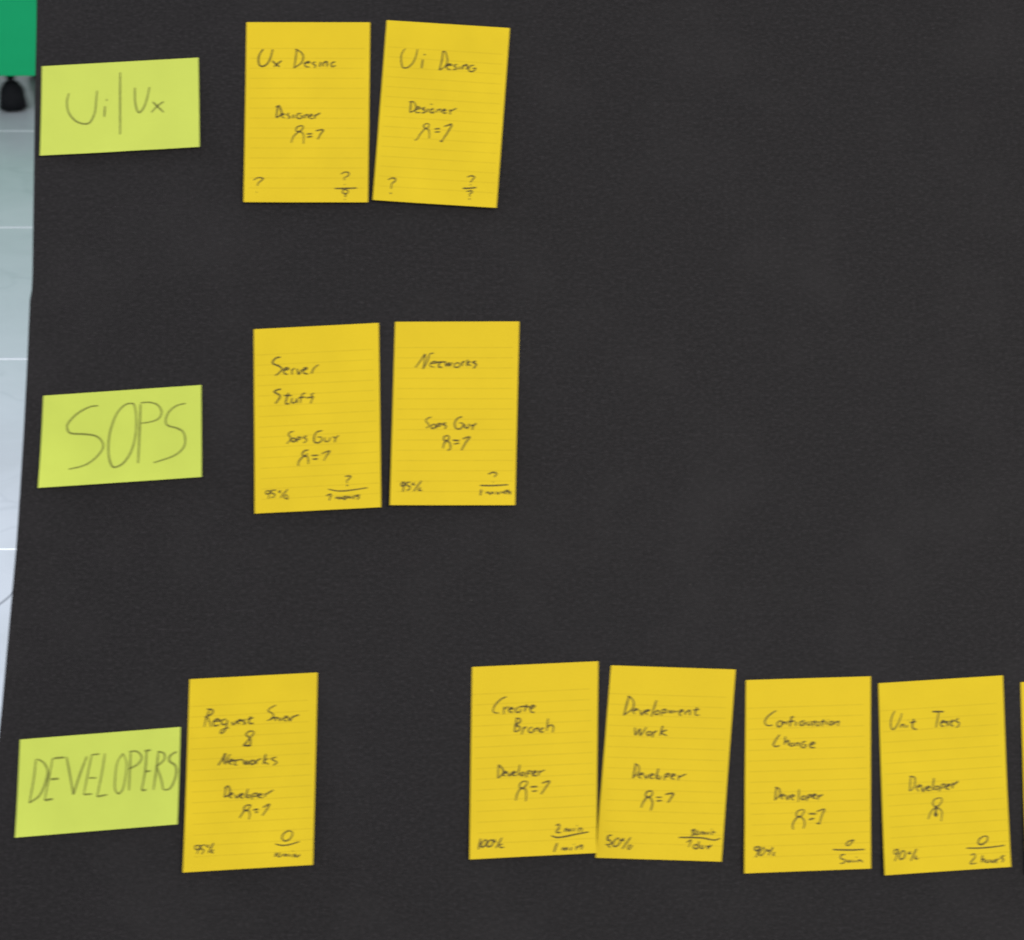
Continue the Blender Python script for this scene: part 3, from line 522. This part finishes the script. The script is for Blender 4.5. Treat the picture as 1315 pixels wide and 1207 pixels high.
def make_note(key, d):
    name, w, h, mat = STYLE[key[0]]
    gap, lift, cl, cr = LIFT[key]
    gap, lift, cl, cr = gap + 0.5, lift * 1.7, cl * 2.0, cr * 2.0
    seed = sum(ord(c) * (i + 3) for i, c in enumerate(key)) * 0.37
    c = d['corners']

    def height(x, y):
        t = min(1.0, max(0.0, 0.5 - y / h))
        s = min(1.0, max(0.0, 0.5 + x / w))
        z = gap + lift * t ** 2.2 + (cl * (1 - s) ** 2 + cr * s ** 2) * t ** 3
        wav = mnoise.noise(Vector((x / 38.0 + seed, y / 42.0, seed)))
        return z + 0.6 * wav * min(1.0, t * 2.5) + 0.6 * min(1.0, t * 2.5)

    def pt(s, t, dz):
        # s, t in 0..1 across and down the sheet; the edge wavers by a few hundredths of a millimetre
        a = [c[0][i] * (1 - s) + c[1][i] * s for i in (0, 1)]
        b = [c[3][i] * (1 - s) + c[2][i] * s for i in (0, 1)]
        x, y = a[0] * (1 - t) + b[0] * t, a[1] * (1 - t) + b[1] * t
        return (x * MM, y * MM, (height(x, y) + dz) * MM)

    top = [pt(i / NX, j / NY, PAPER) for j in range(NY + 1) for i in range(NX + 1)]
    bot = [pt(i / NX, j / NY, 0) for j in range(NY + 1) for i in range(NX + 1)]
    m = len(top)
    faces = []
    for j in range(NY):
        for i in range(NX):
            a = j * (NX + 1) + i
            q = (a, a + NX + 1, a + NX + 2, a + 1)
            faces.append(q)
            faces.append(tuple(v + m for v in q[::-1]))
    rim = list(range(NX + 1)) + [NX + (NX + 1) * j for j in range(1, NY + 1)] + \
        [NY * (NX + 1) + i for i in range(NX - 1, -1, -1)] + [(NX + 1) * j for j in range(NY - 1, 0, -1)]
    verts = top + bot
    e = len(verts)
    verts += [top[a] for a in rim] + [bot[a] for a in rim]      # the cut edge has its own corners, so it stays crisp
    nr = len(rim)
    for a in range(nr):
        b = (a + 1) % nr
        faces.append((e + a, e + b, e + nr + b, e + nr + a))
    o = link(name, verts, faces, mat)
    for p in o.data.polygons[:2 * NX * NY]:
        p.use_smooth = True
    o.matrix_world = BOARD_M @ Matrix.Translation((d['pos'][0] * MM, d['pos'][1] * MM, 0)) @ \
        Matrix.Rotation(math.radians(d['turn']), 4, 'Z')
    tag(o, LABEL[key], 'sticky note',
        'lime green heading notes down the left of the board' if key[0] == 'G' else 'yellow lined notes in rows on the board')
    return o, height


def smooth_path(p, step):
    """Catmull-Rom through the traced points, resampled about every step mm."""
    if len(p) == 2:
        k = max(1, int(math.dist(p[0], p[1]) / step))
        return [(p[0][0] + (p[1][0] - p[0][0]) * i / k, p[0][1] + (p[1][1] - p[0][1]) * i / k) for i in range(k + 1)]
    q = [p[0]] + p + [p[-1]]
    out = []
    for i in range(1, len(q) - 2):
        a, b, c, d = q[i - 1:i + 3]
        k = max(2, int(math.dist(b, c) / step))
        for j in range(k):
            t = j / k
            out.append(tuple(0.5 * (2 * b[m] + (c[m] - a[m]) * t + (2 * a[m] - 5 * b[m] + 4 * c[m] - d[m]) * t * t +
                                    (3 * b[m] - a[m] - 3 * c[m] + d[m]) * t ** 3) for m in (0, 1)))
    out.append(p[-1])
    return out


def write(note, height, part, text, width, rng):
    """One piece of handwriting as thin pencil ribbons lying on the sheet."""
    v, f = [], []
    for si, s in enumerate(text.split(';')):
        pts = [tuple(float(a) for a in q.split(',')) for q in s.split()]
        path = smooth_path(pts, 0.5)
        clean = [path[0]]
        for q in path[1:]:
            if math.dist(q, clean[-1]) > 0.12:
                clean.append(q)
        if len(clean) < 2:
            clean.append((clean[0][0] + 0.7, clean[0][1] - 0.1))
        path = clean
        L = len(path)
        w0 = width * rng.uniform(0.85, 1.15)
        b = len(v)
        for i, (x, y) in enumerate(path):
            x0, y0 = path[max(0, i - 1)]
            x1, y1 = path[min(L - 1, i + 1)]
            dx, dy = x1 - x0, y1 - y0
            dd = math.hypot(dx, dy) or 1.0
            nx, ny = -dy / dd, dx / dd
            press = 0.72 + 0.28 * math.sin(math.pi * min(1.0, (i + 0.6) / (L - 1 + 1.2)) ** 0.8)
            press *= 1 + 0.16 * mnoise.noise(Vector((x * 0.5, y * 0.5, si * 1.7)))
            hw = 0.5 * w0 * press
            z = height(x, y) + PAPER + 0.05 + 0.012 * (si % 9) + 0.0008 * i
            v.append(((x + nx * hw) * MM, (y + ny * hw) * MM, z * MM))
            v.append(((x - nx * hw) * MM, (y - ny * hw) * MM, z * MM))
        for i in range(L - 1):
            a = b + 2 * i
            f.append((a, a + 1, a + 3, a + 2))
    link(part, v, f, SOFT_PENCIL if part == 'heading_writing' else PENCIL, note)


rng = random.Random(11)
for key, d in NOTES.items():
    note, height = make_note(key, d)
    for part, text in d['ink'].items():
        wd = {'heading_writing': 1.6, 'title_writing': 1.35, 'person_symbol': 1.3}.get(part, 1.3)
        write(note, height, part, text, wd, rng)
